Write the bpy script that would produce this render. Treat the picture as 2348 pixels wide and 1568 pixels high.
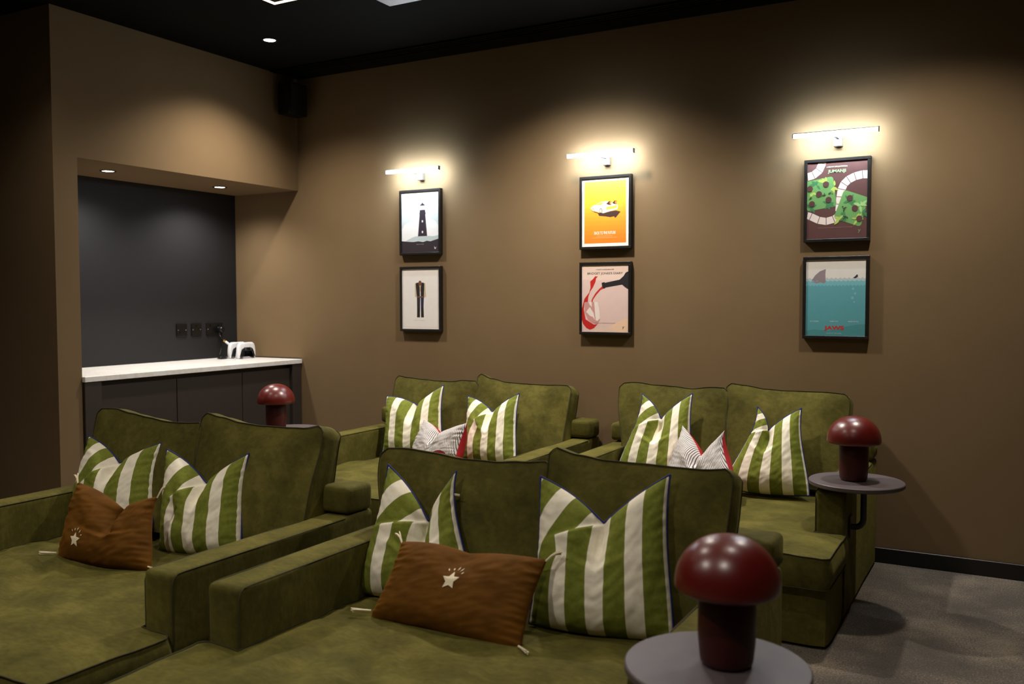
import bpy, bmesh, math, random
from mathutils import Vector, Matrix, noise
random.seed(7)
S = bpy.context.scene
for o in list(bpy.data.objects): bpy.data.objects.remove(o)
COL = S.collection
R = math.radians

# ---------------------------------------------------------------- camera
cam_d = bpy.data.cameras.new('camera')
cam_d.sensor_width = 36.0
cam_d.lens = 2066.33 / 2348 * 36.0
cam_d.clip_start = 0.05
cam_d.dof.use_dof = True
cam_d.dof.focus_distance = 4.0
cam_d.dof.aperture_fstop = 3.2
cam = bpy.data.objects.new('camera', cam_d); COL.objects.link(cam)
yaw, pit, rol = -0.5101, -0.0460, -0.00196
F = Vector((math.sin(yaw)*math.cos(pit), math.cos(yaw)*math.cos(pit), math.sin(pit)))
Rv = Vector((math.cos(yaw), -math.sin(yaw), 0)); Uv = Rv.cross(F)
R2 = math.cos(rol)*Rv + math.sin(rol)*Uv; U2 = -math.sin(rol)*Rv + math.cos(rol)*Uv
m = Matrix((R2, U2, -F)).transposed().to_4x4(); m.translation = Vector((4.3624, -4.7652, 1.3045))
cam.matrix_world = m
S.camera = cam

# ---------------------------------------------------------------- world, exposure
w = bpy.data.worlds.new('world'); S.world = w; w.use_nodes = True
w.node_tree.nodes['Background'].inputs[0].default_value = (0.02, 0.018, 0.016, 1)
w.node_tree.nodes['Background'].inputs[1].default_value = 1.0
S.view_settings.view_transform = 'Standard'
S.view_settings.look = 'None'
S.view_settings.gamma = 1.0
S.view_settings.use_curve_mapping = False
S.view_settings.exposure = 0.0

CEIL = 2.83
# light levels, all in one place
DOWN_W = 95.0        # ceiling downlights (spots)
ALCOVE_W = 30.0       # downlights in the alcove soffit
PICTURE_E = 175.0     # emission of the picture-light diffusers
COFFER_E = 4.0      # emission of the ceiling light line
DOWN_COL = (1.0, 0.90, 0.78)
PIC_COL = (0.74, 0.87, 1.0)

# ---------------------------------------------------------------- material helpers
def srgb(r, g, b):
    f = lambda c: (c/255)/12.92 if c/255 <= .04045 else ((c/255+.055)/1.055)**2.4
    return (f(r), f(g), f(b), 1)
MATS = {}
class NT:
    def __init__(s, name):
        s.m = bpy.data.materials.new(name); s.m.use_nodes = True
        s.t = s.m.node_tree; s.p = s.t.nodes['Principled BSDF']; s.out = s.t.nodes['Material Output']
    def n(s, typ, **kw):
        x = s.t.nodes.new(typ)
        for k, v in kw.items(): setattr(x, k, v)
        return x
    def l(s, a, b): s.t.links.new(a, b)
    def noise(s, scale, detail=4, rough=.55, coord='Object', stretch=None):
        c = s.n('ShaderNodeTexCoord'); nz = s.n('ShaderNodeTexNoise')
        nz.inputs['Scale'].default_value = scale; nz.inputs['Detail'].default_value = detail
        nz.inputs['Roughness'].default_value = rough
        src = c.outputs[coord]
        if stretch:
            mp = s.n('ShaderNodeMapping'); mp.inputs['Scale'].default_value = stretch
            s.l(src, mp.inputs[0]); src = mp.outputs[0]
        s.l(src, nz.inputs['Vector'])
        return nz.outputs['Fac']
    def ramp(s, fac, stops):
        r = s.n('ShaderNodeValToRGB'); e = r.color_ramp.elements
        while len(e) < len(stops): e.new(.5)
        for i, (p, c) in enumerate(stops): e[i].position = p; e[i].color = c
        s.l(fac, r.inputs[0]); return r.outputs[0]
    def math(s, op, a, b=None):
        x = s.n('ShaderNodeMath', operation=op)
        for i, v in enumerate((a, b)):
            if v is None: continue
            if isinstance(v, (int, float)): x.inputs[i].default_value = v
            else: s.l(v, x.inputs[i])
        return x.outputs[0]
    def mix(s, fac, a, b, typ='MIX'):
        x = s.n('ShaderNodeMix', data_type='RGBA', blend_type=typ)
        for i, v in ((0, fac), (6, a), (7, b)):
            if isinstance(v, (int, float)): x.inputs[i].default_value = v
            elif isinstance(v, tuple): x.inputs[i].default_value = v
            else: s.l(v, x.inputs[i])
        return x.outputs[2]
    def bump(s, h, strength, dist=.01):
        b = s.n('ShaderNodeBump'); b.inputs['Strength'].default_value = strength; b.inputs['Distance'].default_value = dist
        s.l(h, b.inputs['Height']); s.l(b.outputs[0], s.p.inputs['Normal'])
    def set(s, **kw):
        for k, v in kw.items(): s.p.inputs[k.replace('_', ' ')].default_value = v

def plain(name, col, rough=.5, metal=0, var=.08, scale=30, bump=0, coat=0, spec=.5):
    if name in MATS: return MATS[name]
    t = NT(name)
    nz = t.noise(scale, 3)
    c0 = tuple(x*(1-var) for x in col[:3])+(1,); c1 = tuple(min(1, x*(1+var)) for x in col[:3])+(1,)
    t.l(t.ramp(nz, [(.3, c0), (.7, c1)]), t.p.inputs['Base Color'])
    t.set(Roughness=rough, Metallic=metal); t.p.inputs['Specular IOR Level'].default_value = spec
    if coat: t.p.inputs['Coat Weight'].default_value = coat; t.p.inputs['Coat Roughness'].default_value = .12
    if bump: t.bump(t.noise(scale*8, 2), bump, .002)
    MATS[name] = t.m; return t.m
def emit(name, col, strength):
    if name in MATS: return MATS[name]
    t = NT(name); e = t.n('ShaderNodeEmission'); e.inputs[0].default_value = (*col, 1); e.inputs[1].default_value = strength
    t.l(e.outputs[0], t.out.inputs[0]); MATS[name] = t.m; return t.m

def mk_wall():
    t = NT('brown_wall_paint')
    a = t.noise(3, 3)
    t.l(t.ramp(a, [(.3, srgb(121, 100, 73)), (.7, srgb(125, 104, 76))]), t.p.inputs['Base Color'])
    t.set(Roughness=.8); t.p.inputs['Specular IOR Level'].default_value = .12
    t.bump(t.noise(220, 3), .06, .002); return t.m
def mk_velvet():
    t = NT('green_velvet')
    a = t.noise(5.5, 5, .62); b = t.noise(38, 3, .6, stretch=(1, 2.2, 1))
    f = t.math('ADD', t.math('MULTIPLY', a, .72), t.math('MULTIPLY', b, .28))
    t.l(t.ramp(f, [(.36, srgb(69, 65, 25)), (.5, srgb(86, 81, 34)), (.64, srgb(106, 99, 46))]), t.p.inputs['Base Color'])
    t.set(Roughness=.85); t.p.inputs['Specular IOR Level'].default_value = .15
    t.p.inputs['Sheen Weight'].default_value = .2; t.p.inputs['Sheen Roughness'].default_value = .4
    t.p.inputs['Sheen Tint'].default_value = srgb(180, 172, 90)
    h = t.math('ADD', t.noise(30, 4, .6), t.math('MULTIPLY', t.noise(420, 2), .25))
    t.bump(h, .25, .006); return t.m
def mk_rust():
    t = NT('rust_velvet')
    a = t.noise(9, 5, .6)
    t.l(t.ramp(a, [(.3, srgb(84, 52, 8)), (.7, srgb(108, 69, 13))]), t.p.inputs['Base Color'])
    t.set(Roughness=.8); t.p.inputs['Specular IOR Level'].default_value = .15
    t.p.inputs['Sheen Weight'].default_value = .4; t.p.inputs['Sheen Roughness'].default_value = .35
    t.p.inputs['Sheen Tint'].default_value = srgb(195, 130, 40)
    t.bump(t.noise(60, 4), .2, .004); return t.m
def mk_stripe():
    t = NT('green_cream_stripe_linen')
    uv = t.n('ShaderNodeUVMap'); sp = t.n('ShaderNodeSeparateXYZ'); t.l(uv.outputs[0], sp.inputs[0])
    at = [t.n('ShaderNodeAttribute', attribute_name=k) for k in ('ua', 'ub', 'fs')]
    above = t.math('LESS_THAN', at[2].outputs['Fac'], 0.0)
    u = t.math('ADD', t.math('MULTIPLY', above, at[0].outputs['Fac']), t.math('MULTIPLY', t.math('SUBTRACT', 1.0, above), at[1].outputs['Fac']))
    ph = t.math('MULTIPLY', u, 2*math.pi/.54)
    c = t.math('GREATER_THAN', t.math('COSINE', ph), math.cos(math.pi*.46))
    g = t.noise(90, 3)
    green = t.ramp(g, [(.3, srgb(112, 121, 44)), (.7, srgb(127, 135, 56))])
    cream = t.ramp(g, [(.3, srgb(244, 236, 214)), (.7, srgb(250, 244, 226))])
    t.l(t.mix(c, green, cream), t.p.inputs['Base Color'])
    t.set(Roughness=.85); t.p.inputs['Specular IOR Level'].default_value = .15
    w1 = t.n('ShaderNodeTexWave'); w1.inputs['Scale'].default_value = 90; w1.bands_direction = 'X'; t.l(uv.outputs[0], w1.inputs[0])
    w2 = t.n('ShaderNodeTexWave'); w2.inputs['Scale'].default_value = 90; w2.bands_direction = 'Y'; t.l(uv.outputs[0], w2.inputs[0])
    h = t.math('ADD', t.math('MULTIPLY', t.math('ADD', w1.outputs['Fac'], w2.outputs['Fac']), .06), t.noise(26, 4, .6))
    t.bump(h, .3, .006); return t.m
def mk_ticking():
    t = NT('ticking_stripe_cotton')
    uv = t.n('ShaderNodeUVMap'); sp = t.n('ShaderNodeSeparateXYZ'); t.l(uv.outputs[0], sp.inputs[0])
    k = t.math('ADD', t.math('MULTIPLY', sp.outputs[0], 46), t.math('MULTIPLY', sp.outputs[1], 8))
    fr = t.math('FRACT', k); c = t.math('GREATER_THAN', fr, .62)
    t.l(t.mix(c, srgb(226, 220, 216), srgb(92, 84, 92)), t.p.inputs['Base Color'])
    t.set(Roughness=.85); t.bump(t.noise(40, 3), .25, .005); return t.m
def mk_carpet():
    t = NT('taupe_carpet')
    a = t.noise(2.6, 4, .65, coord='Object'); b = t.noise(150, 3, .7, coord='Object')
    f = t.math('ADD', t.math('MULTIPLY', a, .42), t.math('MULTIPLY', b, .58))
    t.l(t.ramp(f, [(.38, srgb(48, 40, 31)), (.5, srgb(93, 80, 64)), (.61, srgb(164, 147, 122))]), t.p.inputs['Base Color'])
    t.set(Roughness=.95); t.p.inputs['Specular IOR Level'].default_value = .1
    t.p.inputs['Sheen Weight'].default_value = .3
    h = t.math('ADD', t.noise(260, 3, .7), t.math('MULTIPLY', t.noise(12, 3), .6))
    t.bump(h, .9, .012); return t.m
def mk_stone():
    t = NT('pale_stone')
    a = t.noise(7, 6, .7); b = t.noise(60, 4)
    c1 = t.ramp(a, [(.44, srgb(243, 241, 237)), (.5, srgb(232, 228, 220)), (.56, srgb(244, 242, 239))])
    t.l(t.mix(.06, c1, t.ramp(b, [(.3, srgb(190, 180, 165)), (.7, srgb(245, 242, 238))])), t.p.inputs['Base Color'])
    t.set(Roughness=.35); return t.m
def mk_glass():
    t = NT('picture_glass')
    tr = t.n('ShaderNodeBsdfTransparent'); gl = t.n('ShaderNodeBsdfGlossy'); gl.inputs['Roughness'].default_value = .03
    fr = t.n('ShaderNodeFresnel'); fr.inputs[0].default_value = 1.3; mx = t.n('ShaderNodeMixShader')
    ge = t.n('ShaderNodeNewGeometry'); k = t.math('MULTIPLY', t.math('MULTIPLY', fr.outputs[0], .5), t.math('SUBTRACT', 1.0, ge.outputs['Backfacing']))
    t.l(k, mx.inputs[0]); t.l(tr.outputs[0], mx.inputs[1]); t.l(gl.outputs[0], mx.inputs[2]); t.l(mx.outputs[0], t.out.inputs[0])
    return t.m
WALL, VEL, RUST, STRIPE, TICK, CARPET, STONE, GLASS = mk_wall(), mk_velvet(), mk_rust(), mk_stripe(), mk_ticking(), mk_carpet(), mk_stone(), mk_glass()
NAVY = plain('navy_piping', srgb(24, 36, 110), .8)
CEILM = plain('black_ceiling_paint', srgb(18, 17, 16), .85, var=.04, spec=.08)
PANEL = plain('charcoal_panel', srgb(34, 33, 35), .6, var=.03, bump=.05, spec=.3)
CABM = plain('dark_cabinet_lacquer', srgb(54, 46, 41), .5, var=.04)
BLACKM = plain('black_gloss', srgb(16, 16, 17), .25)
SKIRT = plain('black_skirting', srgb(26, 24, 23), .45)
FRAMEM = plain('black_wood_frame', srgb(26, 23, 21), .38, scale=60, var=.3)
RED = plain('burgundy_lacquer', srgb(100, 19, 14), .31, var=.03, spec=.85)
REDSTEM_SHADOWED = plain('burgundy_stem_shadowed', srgb(66, 14, 11), .42, var=.03)  # lamp burgundy again, darker on the stem to paint in the cap's shadow
TABLEM = plain('dark_mauve_grey_metal', srgb(92, 82, 84), .5, var=.04)
TABLEB = plain('black_metal', srgb(24, 22, 23), .4)
WHITEP = plain('white_plastic', srgb(235, 235, 238), .35, var=.02)
GREYM = plain('grey_metal', srgb(150, 148, 150), .35, .6)
CREAMT = plain('cream_cotton', srgb(232, 220, 190), .8)
REDCLOTH = plain('red_cotton', srgb(190, 26, 38), .8)
DKRED = plain('dark_red_felt', srgb(120, 16, 24), .9)
GOLD = plain('gold_metal', srgb(220, 170, 90), .25, 1)

# ---------------------------------------------------------------- object helpers
def link(o, parent=None):
    COL.objects.link(o)
    if parent: o.parent = parent
    return o
def obj(name, bm, mat, parent=None, smooth=None, loc=None):
    me = bpy.data.meshes.new(name)
    bmesh.ops.recalc_face_normals(bm, faces=bm.faces) if len(bm.faces) else None
    bm.to_mesh(me); bm.free()
    for x in (mat if isinstance(mat, (list, tuple)) else [mat]): me.materials.append(x)
    if smooth is not None:
        for p in me.polygons: p.use_smooth = True
        me.set_sharp_from_angle(angle=R(smooth))
    o = bpy.data.objects.new(name, me)
    if loc: o.location = loc
    return link(o, parent)
def tag(o, label=None, cat=None, group=None, kind=None):
    if label: o['label'] = label
    if cat: o['category'] = cat
    if group: o['group'] = group
    if kind: o['kind'] = kind
    return o
def thing(name, loc, label, cat, group=None, rz=0):
    o = bpy.data.objects.new(name, None); o.location = loc; o.rotation_euler = (0, 0, rz); link(o)
    o.empty_display_size = .05
    return tag(o, label, cat, group)
def box(bm, x0, x1, y0, y1, z0, z1, bev=0, seg=2):
    r = bmesh.ops.create_cube(bm, size=1)
    vs = r['verts']
    for v in vs:
        v.co = Vector((x0 if v.co.x < 0 else x1, y0 if v.co.y < 0 else y1, z0 if v.co.z < 0 else z1))
    if bev:
        es = list({e for v in vs for e in v.link_edges})
        bmesh.ops.bevel(bm, geom=es, offset=bev, segments=seg, affect='EDGES', profile=.5)
def BX(*a, **k):
    bm = bmesh.new(); box(bm, *a, **k); return bm
def lathe(bm, prof, seg=48, cx=0, cy=0):
    rings = []
    for r, z in prof:
        if r < 1e-5: rings.append([bm.verts.new((cx, cy, z))])
        else: rings.append([bm.verts.new((cx+r*math.cos(2*math.pi*i/seg), cy+r*math.sin(2*math.pi*i/seg), z)) for i in range(seg)])
    for a, b in zip(rings, rings[1:]):
        for i in range(seg):
            j = (i+1) % seg
            if len(a) == 1 and len(b) == 1: continue
            if len(a) == 1: bm.faces.new((a[0], b[i], b[j]))
            elif len(b) == 1: bm.faces.new((a[i], a[j], b[0]))
            else: bm.faces.new((a[i], a[j], b[j], b[i]))
def tube(bm, pts, rad, seg=8, closed=False, cap=True):
    pts = [Vector(p) for p in pts]; n = len(pts); rings = []; up = None
    for i, p in enumerate(pts):
        a = pts[(i-1) % n] if (closed or i > 0) else p; b = pts[(i+1) % n] if (closed or i < n-1) else p
        d = (b-a)
        if d.length < 1e-9: d = Vector((0, 0, 1))
        d.normalize()
        if up is None: up = d.orthogonal().normalized()
        up = (up - d*up.dot(d))
        if up.length < 1e-6: up = d.orthogonal()
        up.normalize(); s = d.cross(up)
        r = rad(i/(n-1)) if callable(rad) else rad
        rings.append([bm.verts.new(p+(up*math.cos(2*math.pi*k/seg)+s*math.sin(2*math.pi*k/seg))*r) for k in range(seg)])
    rng = range(n) if closed else range(n-1)
    for i in rng:
        A, B = rings[i], rings[(i+1) % n]
        for k in range(seg):
            bm.faces.new((A[k], A[(k+1) % seg], B[(k+1) % seg], B[k]))
    if cap and not closed:
        bm.faces.new(rings[0][::-1]); bm.faces.new(rings[-1])
def sm(x): x = max(0., min(1., x)); return x*x*(3-2*x)

# ================================================================ THE ROOM
def struct(name, bm, mat, **k):
    o = obj(name, bm, mat, **k); o['kind'] = 'structure'; return o
NIB0, NIB1, AD, AH = -1.825, -1.687, 0.607, 2.067
bm = BX(-2.6, 6.4, -6.8, .15, -.1, 0); struct('floor', bm, CARPET)
bm = BX(-2.6, 6.4, -6.8, .15, CEIL, CEIL+.12); struct('ceiling', bm, CEILM)
bm = BX(-AD-.1, 6.4, 0, .15, 0, CEIL); struct('wall_back', bm, WALL)
bm = bmesh.new(); box(bm, -AD-.1, 0, NIB0, NIB1, 0, CEIL); box(bm, -AD-.1, 0, NIB1, 0, AH, CEIL)
struct('wall_left', bm, WALL)
struct('wall_alcove', BX(-AD-.1, -AD, NIB1, 0, 0, AH), PANEL)
struct('wall_recess', BX(-2.6, -AD-.1, NIB0, NIB0+.12, 0, CEIL), WALL)
struct('wall_far_left', BX(-2.6, -2.5, -6.8, NIB0, 0, CEIL), WALL)
struct('wall_right', BX(6.3, 6.4, -6.8, 0, 0, CEIL), WALL)
struct('wall_front', BX(-2.5, 6.3, -6.8, -6.7, 0, CEIL), WALL)
bm = bmesh.new(); box(bm, .0, 6.3, -.016, 0, 0, .076, bev=.003, seg=1); struct('baseboard_back', bm, SKIRT)
bm = bmesh.new(); box(bm, -2.5, 0, NIB0-.016, NIB0, 0, .076, bev=.003, seg=1); struct('baseboard_left', bm, SKIRT)
# black shadow-gap battens along the ceiling over the poster wall
for k, (y0, y1, dz) in enumerate([(-.275, -.262, .012), (-.245, -.232, .012), (-.215, -.202, .012), (-.16, -.0, .006)]):
    struct('trim_%d' % (k+1), BX(.02, 6.3, y0, y1, CEIL-dz, CEIL), plain('black_batten', srgb(9, 9, 9), .8, spec=.1))

# ================================================================ LIGHT FITTINGS
def downlight(x, y, z, label, watts, r=.034, group=None, e=14, cone=132, col=DOWN_COL):
    t = thing('recessed_downlight', (x, y, z), label, 'downlight', group)
    bm = bmesh.new(); lathe(bm, [(r, 0.004), (r, -.001), (r+.006, -.004), (r+.012, -.003), (r+.013, 0)], 40)
    obj('trim_ring', bm, plain('black_trim', srgb(14, 14, 14), .4), t, smooth=40)
    bm = bmesh.new(); lathe(bm, [(0, -.0015), (r*.6, -.0015), (r, -.0005)], 40)
    obj('lens', bm, emit('downlight_lens', (1, .95, .88), e), t)
    ld = bpy.data.lights.new('downlight_lamp', 'SPOT'); ld.energy = watts; ld.color = col
    ld.spot_size = R(cone); ld.spot_blend = 1.0; ld.shadow_soft_size = .045
    lo = bpy.data.objects.new('lamp', ld); lo.location = (0, 0, -.04); link(lo, t)
    return t
names = [('left', .513, .56), ('middle', 2.222, 1.0), ('right', 3.93, .5)]
rows = [('over the back sofas', -.72, 2.05), ('over the front sofas', -2.45, .44), ('near the camera', -4.2, .95)]
for rn, y, k_ in rows:
    for nn, x, kx in names:
        lab = 'round recessed ceiling downlight %s, %s of its row' % (rn, nn)
        downlight(x, y if (nn, rn) != ('left', rows[0][0]) else -.785, CEIL, lab, DOWN_W*k_*kx, group='recessed ceiling downlights')
downlight(-.300, -1.276, AH, 'recessed downlight in alcove soffit, the one at the left end', ALCOVE_W, cone=150, col=(1, .95, .89), group='alcove downlights', e=14)
downlight(-.313, -.414, AH, 'recessed downlight in alcove soffit, the one nearer the poster wall', ALCOVE_W, cone=150, col=(1, .95, .89), group='alcove downlights', e=8)
# square line of light set into the ceiling
t = thing('ceiling_light_line', (2.3, -2.45, CEIL), 'thin glowing rectangular line of light set into the black ceiling', 'ceiling light')
def frame_bm(x0, x1, y0, y1, w_, z0, z1):
    bm = bmesh.new()
    box(bm, x0, x1, y0, y0+w_, z0, z1); box(bm, x0, x1, y1-w_, y1, z0, z1)
    box(bm, x0, x0+w_, y0+w_, y1-w_, z0, z1); box(bm, x1-w_, x1, y0+w_, y1-w_, z0, z1); return bm
obj('diffuser', frame_bm(-1.3, 1.3, -1.2, 1.2, .02, -.004, -.001), emit('coffer_led', (1, .80, .52), COFFER_E), t)
obj('channel', frame_bm(-1.303, 1.303, -1.203, 1.203, .026, -.0012, .0), plain('aluminium_channel', srgb(60, 55, 50), .4), t)

# projector
t = thing('projector', (1.90, -1.36, 2.71), 'white projector hanging under the black ceiling, seen from below', 'projector')
obj('body', BX(-.185, .185, -.135, .135, 0, .085, bev=.004), plain('projector_white', srgb(176, 168, 158), .4), t)
bm = bmesh.new()
for k in range(7): box(bm, -.02, .10, -.11+k*.011, -.104+k*.011, -.002, .001)
obj('vent', bm, BLACKM, t)
bm = bmesh.new(); lathe(bm, [(.02, 0), (.02, -.004), (.028, -.004), (.028, .002)], 24, .045, .10); obj('foot', bm, GREYM, t, smooth=40)
bm = bmesh.new(); lathe(bm, [(.012, .0), (.012, -.006), (.02, -.006), (.02, .002)], 24, .085, .125); obj('foot', bm, GREYM, t, smooth=40)
obj('mounting_pole', BX(-.02, .02, -.02, .02, .085, .12), BLACKM, t)
# corner loudspeaker
t = thing('wall_speaker', (.0, -.13, 2.55), 'small black loudspeaker high in the corner where the two walls meet', 'speaker')
obj('cabinet', BX(.025, .135, -.085, .085, 0, .21, bev=.008), BLACKM, t, smooth=40)
obj('grille', BX(.135, .139, -.075, .075, .01, .2), plain('speaker_grille', srgb(24, 24, 25), .8), t)
obj('bracket', BX(.0005, .025, -.02, .02, .07, .14), BLACKM, t)

# picture lights
def picture_light(xc, label):
    t = thing('picture_light', (xc, 0, 2.122), label, 'picture light', 'picture lights over the posters')
    L = .2
    obj('housing', BX(-L, L, -.121, -.101, .006, .011, bev=.0015), GREYM, t)
    for s in (-1, 1): obj('end_cap', BX(s*L-.003, s*L+.003, -.1215, -.1005, -.013, .011), GREYM, t)
    bm = BX(-L+.003, L-.003, -.120, -.102, -.012, .0058, bev=.003)
    obj('diffuser', bm, emit('picture_light_diffuser', PIC_COL, PICTURE_E), t)
    obj('bracket', BX(-.021, .021, -.035, -.0005, -.055, -.008, bev=.004), GREYM, t)
    obj('arm', BX(-.008, .008, -.104, -.03, -.02, -.011), GREYM, t)
    return t
PX = [.882, 2.158, 3.410]; FW, FH = .317, .4143
picture_light(PX[0]+FW/2+.005, 'slim white picture light above the lighthouse poster')
picture_light(PX[1]+FW/2+.005, 'slim white picture light above the orange car poster')
picture_light(PX[2]+FW/2+.002, 'slim white picture light above the board game poster')

# ================================================================ POSTERS
def pmat(c):
    k = 'print_%d_%d_%d' % c
    return plain(k, srgb(*c), .6, var=.02)
def text_bm(s, size, bold=0.0):
    cu = bpy.data.curves.new('txt', 'FONT'); cu.body = s; cu.size = size; cu.align_x = 'CENTER'; cu.align_y = 'CENTER'; cu.offset = bold
    o = bpy.data.objects.new('txt', cu); COL.objects.link(o)
    bpy.context.view_layer.update()
    dg = bpy.context.evaluated_depsgraph_get(); me = o.evaluated_get(dg).to_mesh()
    bm = bmesh.new(); bm.from_mesh(me); o.evaluated_get(dg).to_mesh_clear()
    bpy.data.objects.remove(o); bpy.data.curves.remove(cu); return bm
def circle(cx, cy, r, n=20, ry=None, a0=0, a1=360):
    ry = ry or r
    return [(cx+r*math.cos(R(a0+(a1-a0)*i/n)), cy+ry*math.sin(R(a0+(a1-a0)*i/n))) for i in range(n+(0 if a1-a0 == 360 else 1))]
class Poster:
    """a framed sheet; rect = the sheet's corners as read off the photograph, so shapes are given in the same units"""
    def __init__(s, x, z, rect, bg, label):
        s.t = thing('framed_poster', (x+FW/2, 0, z-FH), label, 'poster', 'framed posters on the brown wall')
        b = .0155; s.b = b; s.rect = rect; s.k = 0
        bm = bmesh.new()
        box(bm, -FW/2, FW/2, -.03, -.001, 0, b, bev=.0015, seg=1); box(bm, -FW/2, FW/2, -.03, -.001, FH-b, FH, bev=.0015, seg=1)
        box(bm, -FW/2, -FW/2+b, -.03, -.001, b, FH-b, bev=.0015, seg=1); box(bm, FW/2-b, FW/2, -.03, -.001, b, FH-b, bev=.0015, seg=1)
        obj('frame', bm, FRAMEM, s.t)
        s.sheet = obj('print', BX(-FW/2+b, FW/2-b, -.0235, -.018, b, FH-b), pmat(bg), s.t)
        obj('glass_pane', BX(-FW/2+b, FW/2-b, -.0285, -.0275, b, FH-b), GLASS, s.t)
        s.bm = bmesh.new(); s.cols = []
    def P(s, x, y):
        x0, y0, x1, y1 = s.rect; w_, h_ = FW-2*s.b, FH-2*s.b
        return ((x-x0)/(x1-x0)*w_-w_/2, s.b+(1-(y-y0)/(y1-y0))*h_)
    def poly(s, col, pts, clip=True):
        if col not in s.cols: s.cols.append(col)
        s.k += 1; y = -.0235-.000015*s.k
        w_, h_ = FW-2*s.b, FH-2*s.b
        q = []
        for p in pts:
            a, c = s.P(*p)
            q.append((min(max(a, -w_/2), w_/2), y, min(max(c, s.b), s.b+h_)))
        vs = [s.bm.verts.new(p) for p in q]
        try: f = s.bm.faces.new(vs); f.material_index = s.cols.index(col)
        except ValueError: pass
    def rectp(s, col, x0, y0, x1, y1): s.poly(col, [(x0, y0), (x1, y0), (x1, y1), (x0, y1)])
    def circ(s, col, cx, cy, r, ry=None, **k): s.poly(col, circle(cx, cy, r, ry=ry, **k))
    def text(s, body, x, y, wpx, hpx, col, bold=0.0):
        bm = text_bm(body, 1.0, bold)
        xs = [v.co.x for v in bm.verts]; ys = [v.co.y for v in bm.verts]
        x0, y0, x1, y1 = s.rect; kx = (FW-2*s.b)/(x1-x0); ky = (FH-2*s.b)/(y1-y0)
        sx = wpx*kx/(max(xs)-min(xs)); sy = hpx*ky/(max(ys)-min(ys)); mx = (max(xs)+min(xs))/2; my = (max(ys)+min(ys))/2
        cx, cz = s.P(x, y)
        for v in bm.verts: v.co = Vector((cx+(v.co.x-mx)*sx, -.0237-.000015*s.k, cz+(v.co.y-my)*sy))
        obj('lettering', bm, pmat(col), s.sheet)
    def done(s):
        me_o = obj('artwork', s.bm, [pmat(c) for c in s.cols], s.sheet)
        return s
WH = (238, 236, 232)
# 1 upper: lighthouse
p = Poster(PX[0], 2.0098, (203, 308, 507, 800), (212, 222, 222), 'black framed poster of a dark lighthouse, upper left of the six')
p.poly((226, 232, 231), [(203, 308), (507, 308), (507, 430), (430, 420), (300, 445), (203, 430)])
p.poly((240, 241, 239), [(203, 705), (203, 610), (225, 570), (275, 545), (280, 505), (305, 500), (310, 450), (255, 440), (258, 428), (340, 415), (350, 440), (400, 445), (405, 410), (445, 425), (445, 435), (415, 445), (425, 495), (440, 500), (440, 530), (480, 550), (500, 580), (507, 600), (507, 705)])
p.poly((190, 202, 202), [(230, 705), (300, 672), (340, 665), (430, 668), (465, 672), (507, 664), (507, 710)])
p.poly((44, 34, 42), [(203, 702), (250, 708), (300, 712), (340, 708), (380, 715), (410, 706), (440, 712), (500, 694), (507, 688), (507, 800), (203, 800)])
p.poly((44, 32, 44), [(338, 668), (352, 495), (350, 484), (354, 468), (354, 455), (398, 455), (398, 468), (402, 484), (399, 495), (413, 668)])
p.rectp((240, 241, 239), 357, 421, 394, 455); p.rectp((44, 32, 44), 374, 421, 377, 455)
p.poly((44, 32, 44), [(352, 421), (372, 401), (374, 394), (378, 394), (380, 401), (400, 421)])
p.rectp((44, 32, 44), 350, 484, 403, 489)
p.circ(WH, 375, 547, 6, 10); p.circ(WH, 375, 634, 6, 10)
p.poly(WH, [(470, 752), (478, 768), (488, 755), (480, 775), (472, 773)])
p.text('SHUTTER ISLAND', 356, 371, 164, 20, (172, 178, 178), .01)
p.text('"Someone is missing"', 355, 733, 62, 8, (190, 185, 190)); p.done()
# 1 lower: plain outfit
p = Poster(PX[0], 1.5225, (210, 924, 510, 1420), (248, 243, 240), 'black framed pale poster of a waistcoat and trousers outfit')
for a in [(218, 934, 502, 936), (218, 1404, 502, 1406)]: p.rectp((205, 198, 190), *a)
for a in [(218, 936, 220, 1404), (500, 936, 502, 1404)]: p.rectp((205, 198, 190), *a)
p.poly((214, 196, 164), [(315, 1045), (330, 1036), (382, 1036), (400, 1045), (405, 1155), (388, 1158), (384, 1110), (330, 1110), (328, 1158), (316, 1155)])
p.poly((42, 32, 34), [(322, 1042), (342, 1036), (354, 1075), (356, 1150), (330, 1150), (324, 1085)])
p.poly((42, 32, 34), [(392, 1042), (372, 1036), (362, 1075), (362, 1150), (388, 1150), (391, 1085)])
p.circ((126, 82, 56), 357, 1042, 13, 22)
p.rectp((120, 84, 62), 330, 1150, 390, 1162)
p.poly((46, 38, 48), [(331, 1160), (358, 1160), (355, 1320), (333, 1320)])
p.poly((40, 42, 74), [(362, 1160), (388, 1160), (385, 1235), (384, 1320), (364, 1320)])
p.poly((34, 28, 30), [(333, 1240), (356, 1240), (355, 1324), (331, 1324)]); p.poly((34, 28, 30), [(364, 1240), (385, 1240), (387, 1324), (364, 1324)])
p.text('the outfit', 350, 1348, 90, 6, (200, 194, 188)); p.done()
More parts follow.
